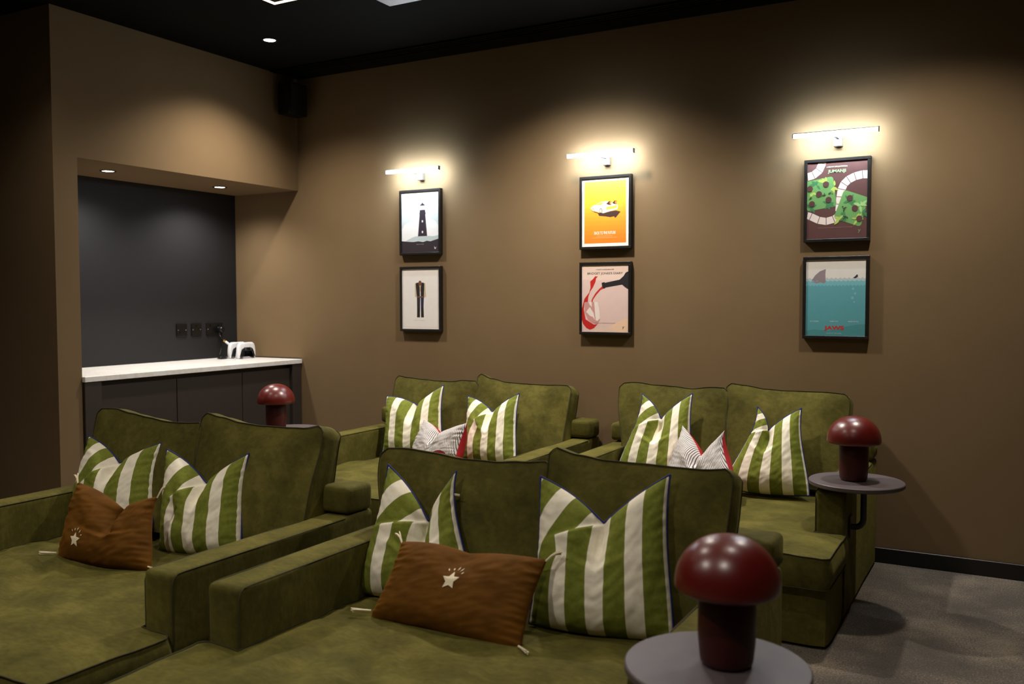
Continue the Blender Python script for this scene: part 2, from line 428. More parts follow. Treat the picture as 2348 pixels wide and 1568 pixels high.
# 2 upper: orange car
p = Poster(PX[1], 2.0098, (176, 292, 540, 820), (240, 236, 228), 'black framed orange poster with a small white car, middle column')
n = 14
for i in range(n):
    f = i/(n-1); y0 = 312+(795-312)*i/n; y1 = 312+(795-312)*(i+1)/n
    p.rectp((250, int(196-70*f), int(50-30*f)), 193, y0, 520, y1)
p.poly((60, 34, 24), [(300, 560), (440, 545), (478, 556), (438, 604), (425, 590), (400, 596), (360, 588), (310, 582)])
p.poly((245, 226, 190), [(243, 515), (262, 500), (290, 492), (318, 474), (368, 470), (405, 478), (452, 500), (458, 512), (452, 536), (400, 548), (345, 562), (315, 556), (270, 540), (250, 532)])
p.poly((240, 170, 70), [(290, 494), (318, 478), (345, 478), (325, 500)])
p.poly((250, 180, 60), [(366, 516), (452, 506), (446, 526), (370, 538)])
p.poly((60, 34, 24), [(365, 490), (388, 470), (408, 472), (404, 502), (384, 500)]); p.poly((60, 34, 24), [(412, 488), (430, 468), (448, 470), (446, 498), (430, 496)])
p.circ((230, 130, 50), 400, 484, 7, 12); p.circ((230, 130, 50), 440, 482, 6, 11)
for cx, cy, r_ in [(261, 532, 9), (324, 543, 12)]:
    p.circ((60, 34, 24), cx, cy, r_, r_*1.6); p.circ((245, 226, 190), cx, cy, r_*.68, r_*1.15)
p.poly((60, 34, 24), [(270, 545), (310, 558), (310, 564), (268, 551)])
p.text('BACK TO THE FUTURE', 356, 715, 166, 24, (244, 236, 220), .012)
p.text('FILMED IN COLOUR AND STEREO', 353, 739, 118, 6, (235, 200, 140)); p.text('A FEATURE PRESENTATION FOR THE WHOLE FAMILY', 353, 752, 196, 6, (240, 205, 150)); p.done()
# 2 lower: wine
p = Poster(PX[1], 1.5225, (176, 950, 537, 1478), (226, 198, 192), 'black framed pink poster of wine poured from a bottle, middle column')
p.poly((234, 208, 196), [(176, 950), (537, 950), (537, 1078), (176, 1065)])
p.poly((240, 204, 176), [(340, 1478), (380, 1440), (440, 1405), (500, 1375), (537, 1368), (537, 1478)])
p.poly((232, 202, 186), [(230, 1478), (330, 1440), (420, 1448), (440, 1478)])
p.poly((30, 27, 31), [(330, 1092), (352, 1086), (356, 1092), (470, 1068), (500, 1040), (515, 1015), (537, 1004), (537, 1146), (510, 1128), (488, 1108), (360, 1130), (354, 1138), (336, 1136)])
p.poly((196, 32, 24), [(240, 1080), (262, 1062), (275, 1045), (285, 1036), (290, 1043), (302, 1036), (296, 1048), (288, 1054), (282, 1085), (262, 1128), (240, 1160), (226, 1200), (222, 1245), (196, 1245), (190, 1300), (205, 1380), (270, 1420), (300, 1416), (270, 1450), (238, 1462), (210, 1448), (184, 1415), (176, 1385), (176, 1290), (196, 1215), (232, 1168), (243, 1130)])
p.poly((196, 32, 24), [(334, 1120), (344, 1138), (322, 1148), (290, 1185), (262, 1225), (256, 1270), (250, 1275), (252, 1225), (280, 1175), (310, 1140)])
p.poly((206, 150, 148), [(198, 1242), (300, 1242), (318, 1300), (318, 1385), (300, 1416), (262, 1412), (225, 1385), (196, 1320)])
p.poly((238, 226, 220), [(228, 1242), (252, 1242), (254, 1282), (235, 1262)])
p.poly((238, 226, 220), [(272, 1242), (300, 1242), (315, 1300), (318, 1370), (300, 1390), (285, 1388), (280, 1340)])
p.poly((238, 226, 220), [(208, 1320), (238, 1282), (268, 1330), (278, 1385), (262, 1360), (240, 1352)])
p.text("BRIDGET JONES'S DIARY", 356, 1020, 276, 22, (40, 34, 38), .008)
p.text('A FILM BY SHARON MAGUIRE', 355, 988, 140, 8, (60, 50, 52), .01); p.text('Uncensored. Uninhibited. Unmarried.', 355, 1407, 165, 7, (90, 60, 60))
p.text('y', 498, 1443, 16, 22, (90, 70, 66)); p.done()
# 3 upper: board game
p = Poster(PX[2], 2.0098, (173, 292, 586, 828), (86, 52, 48), 'black framed maroon poster with two green dice, upper right of the six')
def track(pts, wd):
    for i in range(len(pts)-1):
        (xa, ya), (xb, yb) = pts[i], pts[i+1]
        dx, dy = xb-xa, yb-ya; L = math.hypot(dx, dy)
        def nrm(j):
            a = pts[max(j-1, 0)]; b = pts[min(j+1, len(pts)-1)]; d = math.hypot(b[0]-a[0], b[1]-a[1]); return (-(b[1]-a[1])/d, (b[0]-a[0])/d)
        n0, n1 = nrm(i), nrm(i+1); g = 2.2/L
        A = (xa+dx*g, ya+dy*g); B = (xb-dx*g, yb-dy*g)
        p.poly((222, 206, 196), [(A[0]+n0[0]*wd, A[1]+n0[1]*wd), (B[0]+n1[0]*wd, B[1]+n1[1]*wd), (B[0]-n1[0]*wd, B[1]-n1[1]*wd), (A[0]-n0[0]*wd, A[1]-n0[1]*wd)])
track([(170, 388), (215, 378), (255, 348), (275, 300), (276, 280)], 27)
track([(600, 396), (552, 394), (502, 404), (458, 424), (428, 452), (412, 488), (404, 540), (400, 590), (398, 640)], 27)
track([(170, 658), (200, 668), (255, 696), (308, 706), (360, 694), (400, 668), (420, 640)], 25)
def rrect(cx, cy, w_, h_, rot, r_):
    q = []
    for sx, sy, a0 in ((1, 1, 0), (-1, 1, 90), (-1, -1, 180), (1, -1, 270)):
        for k in range(5):
            a = R(a0+k*22.5); q.append((sx*(w_/2-r_)+r_*math.cos(a), sy*(h_/2-r_)+r_*math.sin(a)))
    c, s_ = math.cos(R(rot)), math.sin(R(rot))
    return [(cx+x*c-y*s_, cy+x*s_+y*c) for x, y in q]
G1, G2, G3, G4 = (100, 150, 84), (166, 188, 84), (58, 118, 70), (50, 56, 36)
p.poly(G1, rrect(262, 512, 210, 210, -8, 20)); p.poly(G1, rrect(486, 622, 196, 206, 20, 20))
rnd = random.Random(3)
def leaf(cx, cy, L, a, col):
    q = [(cx, cy)]; c, s_ = math.cos(R(a)), math.sin(R(a))
    for x, y in ((.3, .2), (.7, .15), (1, 0), (.7, -.15), (.3, -.2)): q.append((cx+L*(x*c-y*s_), cy+L*(x*s_+y*c)))
    p.poly(col, q)
for cx, cy, col, n_ in [(235, 450, G3, 7), (200, 600, G3, 8), (320, 590, G3, 7), (300, 430, G2, 6), (215, 500, G2, 5), (360, 470, G2, 5), (470, 570, G3, 9), (540, 600, (150, 190, 120), 7), (520, 700, G2, 7), (440, 680, G3, 9), (400, 690, G2, 5), (560, 660, G3, 6), (345, 505, G4, 5), (290, 530, G4, 6), (195, 540, G4, 6), (425, 620, G4, 6), (440, 680, G4, 6)]:
    for k in range(n_): leaf(cx+rnd.uniform(-8, 8), cy+rnd.uniform(-8, 8), rnd.uniform(24, 52)*(.45 if col == G4 else 1), rnd.uniform(0, 360), col)
for cx, cy in [(192, 473), (304, 447), (256, 513), (207, 580), (323, 556), (469, 552), (504, 623), (535, 696)]: p.circ((80, 46, 42), cx, cy, 21)
p.text('JUMANJI', 378, 362, 124, 27, (150, 210, 140), .025); p.text('A FILM BY JOE JOHNSTON', 378, 330, 142, 11, (200, 220, 180), .015)
p.text('Roll the dice and unleash the excitement of the jungle', 372, 751, 236, 8, (140, 120, 90)); p.text('y', 536, 782, 18, 24, (120, 150, 110)); p.done()
# 3 lower: sea
p = Poster(PX[2], 1.5225, (168, 957, 577, 1484), (232, 228, 222), 'black framed poster of blue sea with a grey fin, lower right of the six')
def wave(y, col, amp=9, step=30, ph=0, bottom=1484):
    q = []; x = 168
    while x <= 577:
        q.append((x, y+amp*abs(math.sin((x-168+ph)*math.pi/step))))
        x += 3.75
    p.poly(col, q+[(577, bottom), (168, bottom)])
wave(1080, (186, 206, 208), 10, 30, 4)
p.poly((150, 136, 144), [(198, 1122), (212, 1092), (232, 1064), (262, 1038), (304, 1022), (302, 1060), (304, 1100), (312, 1122)])
wave(1100, (122, 190, 202), 8, 30, 12); p.poly((150, 136, 144), [(200, 1112), (300, 1100), (306, 1112), (290, 1122), (270, 1114), (240, 1122), (220, 1114)])
wave(1130, (100, 170, 184), 10, 24, 6)
n = 10
for i in range(n):
    f = i/n; p.rectp((int(98-14*f), int(168-8*f), int(180-10*f)), 168, 1146+33*i, 577, 1146+33*(i+1)+1)
p.poly((74, 146, 152), [(168, 1452), (230, 1440), (330, 1450), (440, 1420), (520, 1405), (577, 1400), (577, 1484), (168, 1484)])
p.poly((50, 50, 60), [(492, 1084), (504, 1075), (516, 1062), (522, 1064), (523, 1078), (510, 1088), (500, 1088)])
for cx, cy, r_ in [(492, 1160, 9), (506, 1192, 8), (488, 1222, 10), (500, 1250, 6)]: p.circ((124, 188, 198), cx, cy, r_)
p.text('JAWS', 366, 1432, 136, 36, (200, 40, 34), .04)
for x, s_ in [(230, 'ROY SCHEIDER'), (365, 'ROBERT SHAW'), (497, 'RICHARD DREYFUSS')]: p.text(s_, x, 1384, 28+len(s_)*2.6, 8, (210, 226, 226), .01)
p.text('BASED ON THE NOVEL', 366, 1466, 104, 6, (190, 215, 215)); p.done()

# ================================================================ ALCOVE: WORKTOP, CABINETS
t = thing('worktop', (-.3, -.843, .87), 'pale stone worktop running along the alcove on dark cabinets', 'worktop')
obj('slab', BX(-.305, .322, -.8435, .838, 0, .03, bev=.002, seg=1), STONE, t)
obj('upstand', BX(-.30, .31, .8385, .8425, .0, .036), BLACKM, t)
ys = [(-1.58, -1.061), (-1.058, -.539), (-.536, -.1)]
cabl = ['dark cabinet with flat door at the left end of the alcove', 'dark cabinet with flat door, middle one under the worktop', 'dark cabinet with flat door nearest the poster wall']
for i, (a, b) in enumerate(ys):
    t = thing('base_cabinet', (-.29, (a+b)/2, 0), cabl[i], 'cabinet', 'dark cabinets under the worktop')
    h = (b-a)/2
    obj('carcass', BX(-.29, .262, -h-.0005, h+.0005, .0, .868), CABM, t)
    obj('door', BX(.264, .284, -h+.001, h-.001, .10, .842, bev=.0015, seg=1), CABM, t)
    obj('plinth', BX(.263, .268, -h, h, 0, .095), BLACKM, t)
    if i == 0: obj('filler_panel', BX(-.29, .306, -h-.1035, -h-.002, 0, .868, bev=.001, seg=1), CABM, t)
    if i == 2: obj('end_panel', BX(-.29, .306, h+.004, h+.088, 0, .868, bev=.001, seg=1), CABM, t)
# sockets
def socket(yc, wd, label, kind):
    t = thing('wall_socket', (-AD, yc, 1.107), label, 'socket', 'black sockets above the worktop')
    obj('plate', BX(.0005, .008, -wd/2, wd/2, -.043, .043, bev=.002), BLACKM, t)
    for s in (-1, 1):
        bm = bmesh.new(); lathe(bm, [(0, .003), (.003, .002), (.0035, 0)], 12)
        for v in bm.verts: v.co = Vector((.008+v.co.z, s*(wd/2-.012)+v.co.x, v.co.y))
        obj('screw', bm, GREYM, t)
    if kind == 'fuse': obj('cover', BX(.008, .011, -.018, .018, -.028, -.008, bev=.001, seg=1), BLACKM, t)
    else:
        n_ = 2 if kind == 'double' else 1
        for k in range(n_):
            cy = 0 if n_ == 1 else (-.036 if k == 0 else .036)
            obj('switch', BX(.008, .013, cy-.006, cy+.006, .014, .032, bev=.001, seg=1), BLACKM, t)
socket(-.504, .088, 'black fused outlet plate, leftmost of three above the worktop', 'fuse')
socket(-.378, .088, 'black single outlet plate, middle of three above the worktop', 'single')
socket(-.216, .148, 'black double socket with a plug in it, rightmost of three', 'double')
t = thing('power_plug', (-AD+.014, -.18, 1.105), 'black power plug in the double socket with its lead hanging down', 'plug')
bm = bmesh.new(); lathe(bm, [(0, .038), (.017, .036), (.022, .03), (.024, .0), (0, 0)], 24)
for v in bm.verts: v.co = Vector((v.co.z, v.co.x, v.co.y-.002))
obj('plug_body', bm, BLACKM, t, smooth=40)
bm = bmesh.new(); tube(bm, [(.02, 0, -.02), (.022, .0, -.06), (.03, -.01, -.12), (.035, -.03, -.17), (.05, -.06, -.198), (.09, -.08, -.2)], .0035); obj('cable', bm, BLACKM, t, smooth=60)
t = thing('adapter_lead', (-.535, -.20, 1.03), 'white and gold connector hanging on a short black lead by the socket', 'connector')
D = Vector((.05, .03, -.045)).normalized(); D2 = Vector((-.01, -.03, .055))
bm = bmesh.new(); tube(bm, [D*.02, D*.055], .009, 12); obj('white_sleeve', bm, WHITEP, t, smooth=50)
bm = bmesh.new(); tube(bm, [D*.0, D*.008, D*.02], lambda u: .007+.005*math.sin(u*3.1), 12); obj('gold_collar', bm, GOLD, t, smooth=50)
bm = bmesh.new(); tube(bm, [Vector((-.043, .02, .055)), Vector((-.03, -.005, .045)), Vector((-.015, -.01, .02)), D*.0], .004, 8); obj('lead', bm, BLACKM, t, smooth=50)
# coiled cable
bm = bmesh.new(); pts = []
rn = random.Random(5)
for k in range(90):
    a = k*.55; r_ = .02+.012*math.sin(k*.9); pts.append((r_*math.cos(a)*.8, r_*1.3*math.sin(a), .004+.0115*(k/90)+.003*math.sin(k)))
tube(bm, pts, .0025, 6); tag(obj('coiled_cable', bm, BLACKM, smooth=60, loc=(-.47, -.27, .9)), 'small heap of coiled black cable beside the game controllers', 'cable')
bm = BX(-.035, .035, -.045, .045, 0, .004, bev=.0015); tag(obj('flat_card', bm, WHITEP, loc=(-.36, -.33, .9005)), 'small flat white card lying on the worktop by the controllers', 'card')
# controllers on a dock
def mirror(h): return h + [(-x, y) for x, y in reversed(h) if abs(x) > 1e-6]
def slab(pts, th, bev, off=0):
    bm = bmesh.new(); vs = [bm.verts.new((off-th/2, x, z)) for x, z in pts]; f = bm.faces.new(vs)
    r = bmesh.ops.extrude_face_region(bm, geom=[f])
    for v in r['geom']:
        if isinstance(v, bmesh.types.BMVert): v.co.x += th
    fs = [f_ for f_ in bm.faces if abs(f_.normal.x) > .9 or True]
    es = [e for e in bm.edges if abs(e.verts[0].co.x-e.verts[1].co.x) < 1e-6]
    bmesh.ops.bevel(bm, geom=es, offset=bev, segments=4, affect='EDGES', profile=.5); return bm
CX, CY = -.385, -.145
t = thing('charging_dock', (CX-.035, CY, .9), 'white charging dock under the two game controllers', 'dock')
bm = BX(-.045, .055, -.034, .034, .001, .052, bev=.006)
for v in bm.verts:
    if v.co.z > .03: v.co.y *= .72; v.co.x *= .9
obj('cradle', bm, WHITEP, t, smooth=40)
obj('base_plate', BX(-.05, .06, -.04, .04, 0, .006, bev=.002), plain('dock_grey', srgb(200, 200, 206), .4), t)
for k, (dx, lb) in enumerate([(0.012, 'white game controller on the dock, the nearer one'), (-.072, 'white game controller on the dock, the one behind')]):
    t = thing('game_controller', (CX+dx, CY, .902), lb, 'controller', 'game controllers on the charging dock')
    out = mirror([(0, .112), (.03, .113), (.055, .112), (.07, .103), (.078, .085), (.082, .055), (.083, .028), (.079, .008), (.071, .0), (.062, .004), (.056, .022), (.049, .044), (.042, .058), (.03, .062), (0, .062)])
    obj('shell', slab(out, .032, .0125), WHITEP, t, smooth=70)
    inn = mirror([(0, .078), (.03, .077), (.043, .068), (.052, .048), (.06, .024), (.066, .006), (.061, .002), (.054, .02), (.046, .042), (.038, .052), (0, .055)])
    obj('grip_inlay', slab(inn, .034, .003, .001), BLACKM, t, smooth=40)
    for s in (-1, 1):
        bm = bmesh.new(); lathe(bm, [(0, .014), (.008, .013), (.009, .008), (.005, .006), (.005, 0)], 16)
        for v in bm.verts: v.co = Vector((.016+v.co.z, s*.026+v.co.x, .066+v.co.y))
        obj('thumbstick', bm, plain('dark_rubber', srgb(44, 44, 48), .6), t, smooth=40)
    obj('touchpad', BX(.0145, .0172, -.026, .026, .082, .106, bev=.002), WHITEP, t)

# ================================================================ SOFAS
def fbm(v, s, o=0): return noise.noise(Vector((v[0]*s+o, v[1]*s-o*.7, v[2]*s+o*.3)))
def boxed(rects, T, plump, deform=None, cell=.03, bulge=.012, cornr=.018, seg=5, pipe=True, wr=.004, seed=0, seams=(1, -1)):
    """a boxed cushion whose outline is a union of rectangles in x,y; thickness T along z; returns cushion bmesh and piping bmesh"""
    def lines(vals):
        vals = sorted(set(round(v, 5) for v in vals)); out = []
        for a, b in zip(vals, vals[1:]):
            n_ = max(1, round((b-a)/cell)); out += [a+(b-a)*k/n_ for k in range(n_)]
        return out+[vals[-1]]
    X = lines([r[0] for r in rects]+[r[1] for r in rects]); Y = lines([r[2] for r in rects]+[r[3] for r in rects])
    inside = lambda x, y: any(r[0]-1e-6 < x < r[1]+1e-6 and r[2]-1e-6 < y < r[3]+1e-6 for r in rects)
    cells = {(i, j) for i in range(len(X)-1) for j in range(len(Y)-1) if inside((X[i]+X[i+1])/2, (Y[j]+Y[j+1])/2)}
    edges = {}
    for (i, j) in cells:
        for (a, b, nb) in (((i, j), (i+1, j), (i, j-1)), ((i+1, j), (i+1, j+1), (i+1, j)), ((i+1, j+1), (i, j+1), (i, j+1)), ((i, j+1), (i, j), (i-1, j))):
            if nb not in cells: edges[a] = b
    start = next(iter(edges)); loop = [start]; k = edges[start]
    while k != start: loop.append(k); k = edges[k]
    L = [(X[i], Y[j]) for i, j in loop]; n_ = len(L)
    nrm = {}
    for q in range(n_):
        a, b, c = Vector(L[q-1]), Vector(L[q]), Vector(L[(q+1) % n_]); e1, e2 = (b-a).normalized(), (c-b).normalized()
        nn = Vector((e1.y, -e1.x))+Vector((e2.y, -e2.x)); nrm[loop[q]] = nn
    def dist(x, y):
        d = 9
        for q in range(0, n_):
            a = L[q]; b = L[(q+1) % n_]
            ax, ay = a; dx, dy = b[0]-ax, b[1]-ay; t_ = max(0, min(1, ((x-ax)*dx+(y-ay)*dy)/(dx*dx+dy*dy)))
            d = min(d, math.hypot(x-ax-t_*dx, y-ay-t_*dy))
        return d
    # thin the loop for distance tests
    Lc = [L[q] for q in range(n_) if (Vector(L[q])-Vector(L[q-1])).normalized().dot((Vector(L[(q+1) % n_])-Vector(L[q])).normalized()) < .99]
    def dist(x, y):
        d = 9; m_ = len(Lc)
        for q in range(m_):
            ax, ay = Lc[q]; bx_, by_ = Lc[(q+1) % m_]; dx, dy = bx_-ax, by_-ay
            t_ = max(0, min(1, ((x-ax)*dx+(y-ay)*dy)/(dx*dx+dy*dy)))
            d = min(d, math.hypot(x-ax-t_*dx, y-ay-t_*dy))
        return d
    corner = set()
    for q in range(n_):
        a, b, c = Vector(L[q-1]), Vector(L[q]), Vector(L[(q+1) % n_]); e1, e2 = (b-a).normalized(), (c-b).normalized()
        if e1.x*e2.y-e1.y*e2.x > .5: corner.add(loop[q])
        if abs(e1.x*e2.y-e1.y*e2.x) > .5: nrm[loop[q]] = nrm[loop[q]]*(1 if e1.x*e2.y-e1.y*e2.x > 0 else .001)
    bm = bmesh.new(); V = {}
    keys = {k for (i, j) in cells for k in ((i, j), (i+1, j), (i+1, j+1), (i, j+1))}
    def pt(x, y, z):
        p_ = Vector((x, y, z))
        if deform: p_ = deform(p_)
        w_ = wr*(fbm((x, y*.6, 0), 7, seed)+.5*fbm((x, y, z), 17, seed+3))
        return p_+Vector((w_*.3, w_*.3, w_*(1 if z > 0 else -1)))
    base = {}
    for (i, j) in keys:
        x, y = X[i], Y[j]
        if (i, j) in corner:
            nn = nrm[(i, j)]; x -= nn.x*cornr*.5; y -= nn.y*cornr*.5
        base[(i, j)] = (x, y); d = dist(X[i], Y[j])
        h = T/2+plump*(1-math.exp(-d/.07))
        for s in (1, -1): V[(i, j, s)] = bm.verts.new(pt(x, y, s*h))
    for (i, j) in cells:
        q = ((i, j), (i+1, j), (i+1, j+1), (i, j+1))
        bm.faces.new([V[(a, b, 1)] for a, b in q]); bm.faces.new([V[(a, b, -1)] for a, b in reversed(q)])
    cols = []
    for q in range(n_):
        k = loop[q]; x, y = base[k]; nn = nrm[k].normalized() if nrm[k].length > .1 else Vector((0, 0)); c = [V[(k[0], k[1], -1)]]
        for s in range(1, seg):
            f = s/seg; o_ = bulge*math.sin(math.pi*f); c.append(bm.verts.new(pt(x+nn.x*o_, y+nn.y*o_, -T/2+T*f)))
        c.append(V[(k[0], k[1], 1)]); cols.append(c)
    for q in range(n_):
        a, b = cols[q], cols[(q+1) % n_]
        for s in range(seg): bm.faces.new((a[s], b[s], b[s+1], a[s+1]))
    pb = None
    if pipe:
        pb = bmesh.new()
        for s in seams:
            pts = []
            for q in range(n_):
                k = loop[q]; nn = nrm[k].normalized(); v = V[(k[0], k[1], s)].co
                x, y = base[k]; pts.append(v+(pt(x+nn.x*.002, y+nn.y*.002, s*(T/2+.0015))-pt(x, y, s*T/2)))
            tube(pb, pts, .0022, 6, closed=True)
    return bm, pb
def xf(bm, M):
    bmesh.ops.transform(bm, matrix=M, verts=bm.verts); return bm
SEAM_SHADE = plain('velvet_seam_shade', srgb(58, 54, 26), .9)  # sofa velvet darkened: groove shadow along seams and piping is painted in
def sofa(x0, x1, yb, label, profL, profR, seed, zt=(.83, .83), top=(0, 0, 0)):
    t = thing('loveseat_sofa', ((x0+x1)/2, yb-.65, 0), label, 'sofa', 'deep green velvet sofas')
    W = x1-x0; hw = W/2; oy = .65          # local: x -hw..hw, y = yb at +.65
    A = .118; AF = oy-.925; FR_ = oy-1.34
    # base
    bm, pb = boxed([(-hw+A+.004, hw-A-.004, AF+.002, oy-.13), (-hw, hw, FR_+.045, AF-.004)], .215, .0, cell=.06, bulge=.003, wr=.002, seed=seed, pipe=False)
    M = Matrix.Translation((0, 0, .015+.1075)); obj('base', xf(bm, M), VEL, t, smooth=50)
    # arms
    for s, nm in ((-1, 'arm'), (1, 'arm')):
        a, b = (-hw, -hw+A) if s < 0 else (hw-A, hw)
        bm = bmesh.new(); box(bm, a, b, AF, oy-.005, .015, .525)
        bmesh.ops.subdivide_edges(bm, edges=[e for e in bm.edges if abs((e.verts[0].co-e.verts[1].co).y) > .3], cuts=14, use_grid_fill=True)
        es = [e for e in bm.edges if (abs(e.verts[0].co.z-.525) < 1e-4 and abs(e.verts[1].co.z-.525) < 1e-4 and (abs(e.verts[0].co.x-e.verts[1].co.x) < 1e-4 and min(abs(e.verts[0].co.x-a), abs(e.verts[0].co.x-b)) < 1e-4 or abs(e.verts[0].co.y-AF) < 1e-4 and abs(e.verts[1].co.y-AF) < 1e-4))
              or (abs(e.verts[0].co.y-AF) < 1e-4 and abs(e.verts[1].co.y-AF) < 1e-4 and abs(e.verts[0].co.x-e.verts[1].co.x) < 1e-4)]
        bmesh.ops.bevel(bm, geom=es, offset=.022, segments=4, affect='EDGES', profile=.6)
        for v in bm.verts:
            n_ = fbm((v.co.x, v.co.y, v.co.z), 3.5, seed+s)*.004; v.co.z += n_ if v.co.z > .3 else 0; v.co.x += n_*.6
        arm = obj('arm', bm, VEL, t, smooth=45)
        pb = bmesh.new()
        for q in (a, b):
            io = .006 if q == a else -.006
            pts = [(q+io*.4, AF+.005, .05+.0434*k) for k in range(11)]
            pts = [(q+io*.3, AF+.006, z) for z in (.05, .15, .25, .35, .45, .49)]+[(q+io*.3, AF+.012, .508), (q+io*.3, AF+.026, .5185)]+[(q+io*.3, AF+.05+k*.12, .520) for k in range(7)]
            tube(pb, pts, .0022, 6)
        obj('arm_seam', pb, SEAM_SHADE, arm, smooth=60)
    # back frame
    bm = bmesh.new(); box(bm, -hw+A+.003, hw-A-.003, oy-.125, oy-.002, .015, .53)
    box(bm, -hw-.005, hw+.005, oy-.15, oy, .531, .63, bev=.02, seg=3)
    for v in bm.verts:
        if v.co.z > .5: v.co += Vector((0, fbm(v.co, 5, seed)*.004, fbm(v.co, 6, seed+2)*.006))
    obj('back_frame', bm, VEL, t, smooth=45)
    # T-shaped seat cushion
    def seatdef(p_):
        z = p_.z
        if z > 0:
            z += .009*fbm((p_.x, p_.y, 0), 3.0, seed+5)
            st = math.exp(-((p_.y-(oy-.78))/.3)**2)
            z += .011*fbm((p_.x*.9+p_.y*1.1, p_.y*9-p_.x*4.5, 0), 1.0, seed+1)*st
            cx_, cy_ = -hw+.30, oy-.52
            r_ = math.hypot(p_.x-cx_, p_.y-cy_); an = math.atan2(p_.y-cy_, p_.x-cx_)
            z += .022*noise.noise(Vector((an*5+seed, r_*1.2, seed*.37)))*math.exp(-((r_-.45)/.28)**2)
            z -= .012*math.exp(-((p_.y-(oy-.40))/.16)**2)
        return Vector((p_.x, p_.y, z))
    bm, pb = boxed([(-hw+A+.004, hw-A-.004, AF-.006, oy-.16), (-hw-.008, hw+.008, FR_, AF-.006)], .112, .016, deform=seatdef, cell=.02, bulge=.012, wr=.004, seed=seed, seams=(1, -1))
    M = Matrix.Translation((0, 0, .239+.06)); c = obj('seat_cushion', xf(bm, M), VEL, t, smooth=50); obj('piping', xf(pb, M), SEAM_SHADE, c, smooth=60)
    # back cushions
    cw = (W-2*A)/2-.002
    for k, (sx, prof) in enumerate(((-1, profL), (1, profR))):
        H = zt[k]-.365
        def bdef(p_, prof=prof, sx=sx, H=H):
            f = (p_.y)/H; u = p_.x/(cw/2)
            wd = 1+.03*sm((f-.35)/.5)
            dl, dr = (top[0], top[1]) if sx < 0 else (top[1], top[2])
            x = p_.x*wd+(dl+(dr-dl)*(u+1)/2)*sm(f*1.1)
            y = p_.y
            a = (u+1)/2; n_ = len(prof)-1; i = min(int(max(0, min(.9999, a))*n_), n_-1); fr = sm(a*n_-i)
            y += (prof[i]*(1-fr)+prof[i+1]*fr)*sm((f-.3)/.7)
            th = p_.z*(1-.30*sm(f)) if p_.z < 0 else p_.z*(1-.12*f)
            ripple = .007*fbm((p_.x*4+p_.y*3, p_.y*1.2, 0), 2.2, seed+9+k)
            th += ripple*sm(f*2)*(1 if p_.z > 0 else 0)
            return Vector((x, y, th))
        bm, pb = boxed([(-cw/2, cw/2, 0, H)], .13, .026, deform=bdef, cell=.022, bulge=.008, cornr=.02, wr=.006, seed=seed+20*k)
        lean = R(17)
        # local x->x, y->up along lean, z->front normal (-y world)
        ey = Vector((0, math.sin(lean), math.cos(lean))); nz = Vector((0, -math.cos(lean), math.sin(lean)))
        M = Matrix((Vector((1, 0, 0)), ey, nz)).transposed().to_4x4(); M.translation = Vector((sx*(cw/2+.003), oy-.222, .38))
        c = obj('back_cushion', xf(bm, M), VEL, t, smooth=50); obj('piping', xf(pb, M), SEAM_SHADE, c, smooth=60)
    return t
Y1, Y2 = -.035, -2.10
sofa(.84, 2.29, Y1, 'green velvet sofa against the poster wall, the left one', (.01, .0, -.005, -.01, -.01, 0, .0), (.03, .0, -.02, -.02, -.02, -.02, -.02), 1, (.81, .83), (.015, 0, 0))
sofa(2.425, 3.775, Y1, 'green velvet sofa against the poster wall with a table at its right arm', (.0, .01, .0, -.005, -.01, 0, .0), (.01, .0, -.01, -.015, -.015, -.015, -.02), 2, (.838, .855), (-.06, -.03, 0))
sofa(.865, 2.27, Y2, 'green velvet sofa in the front row, nearest the left wall', (.02, .025, .01, 0, -.01, -.01, .0), (.015, .0, -.015, -.02, -.02, -.015, .0), 3, (.808, .835), (-.08, -.03, 0))
sofa(2.415, 3.78, Y2, 'green velvet sofa in the front row, the nearer one on the right', (.0, .005, .0, -.01, -.01, 0, .01), (.02, .0, -.01, -.01, -.01, -.01, -.0), 4, (.775, .812), (-.085, 0, 0))

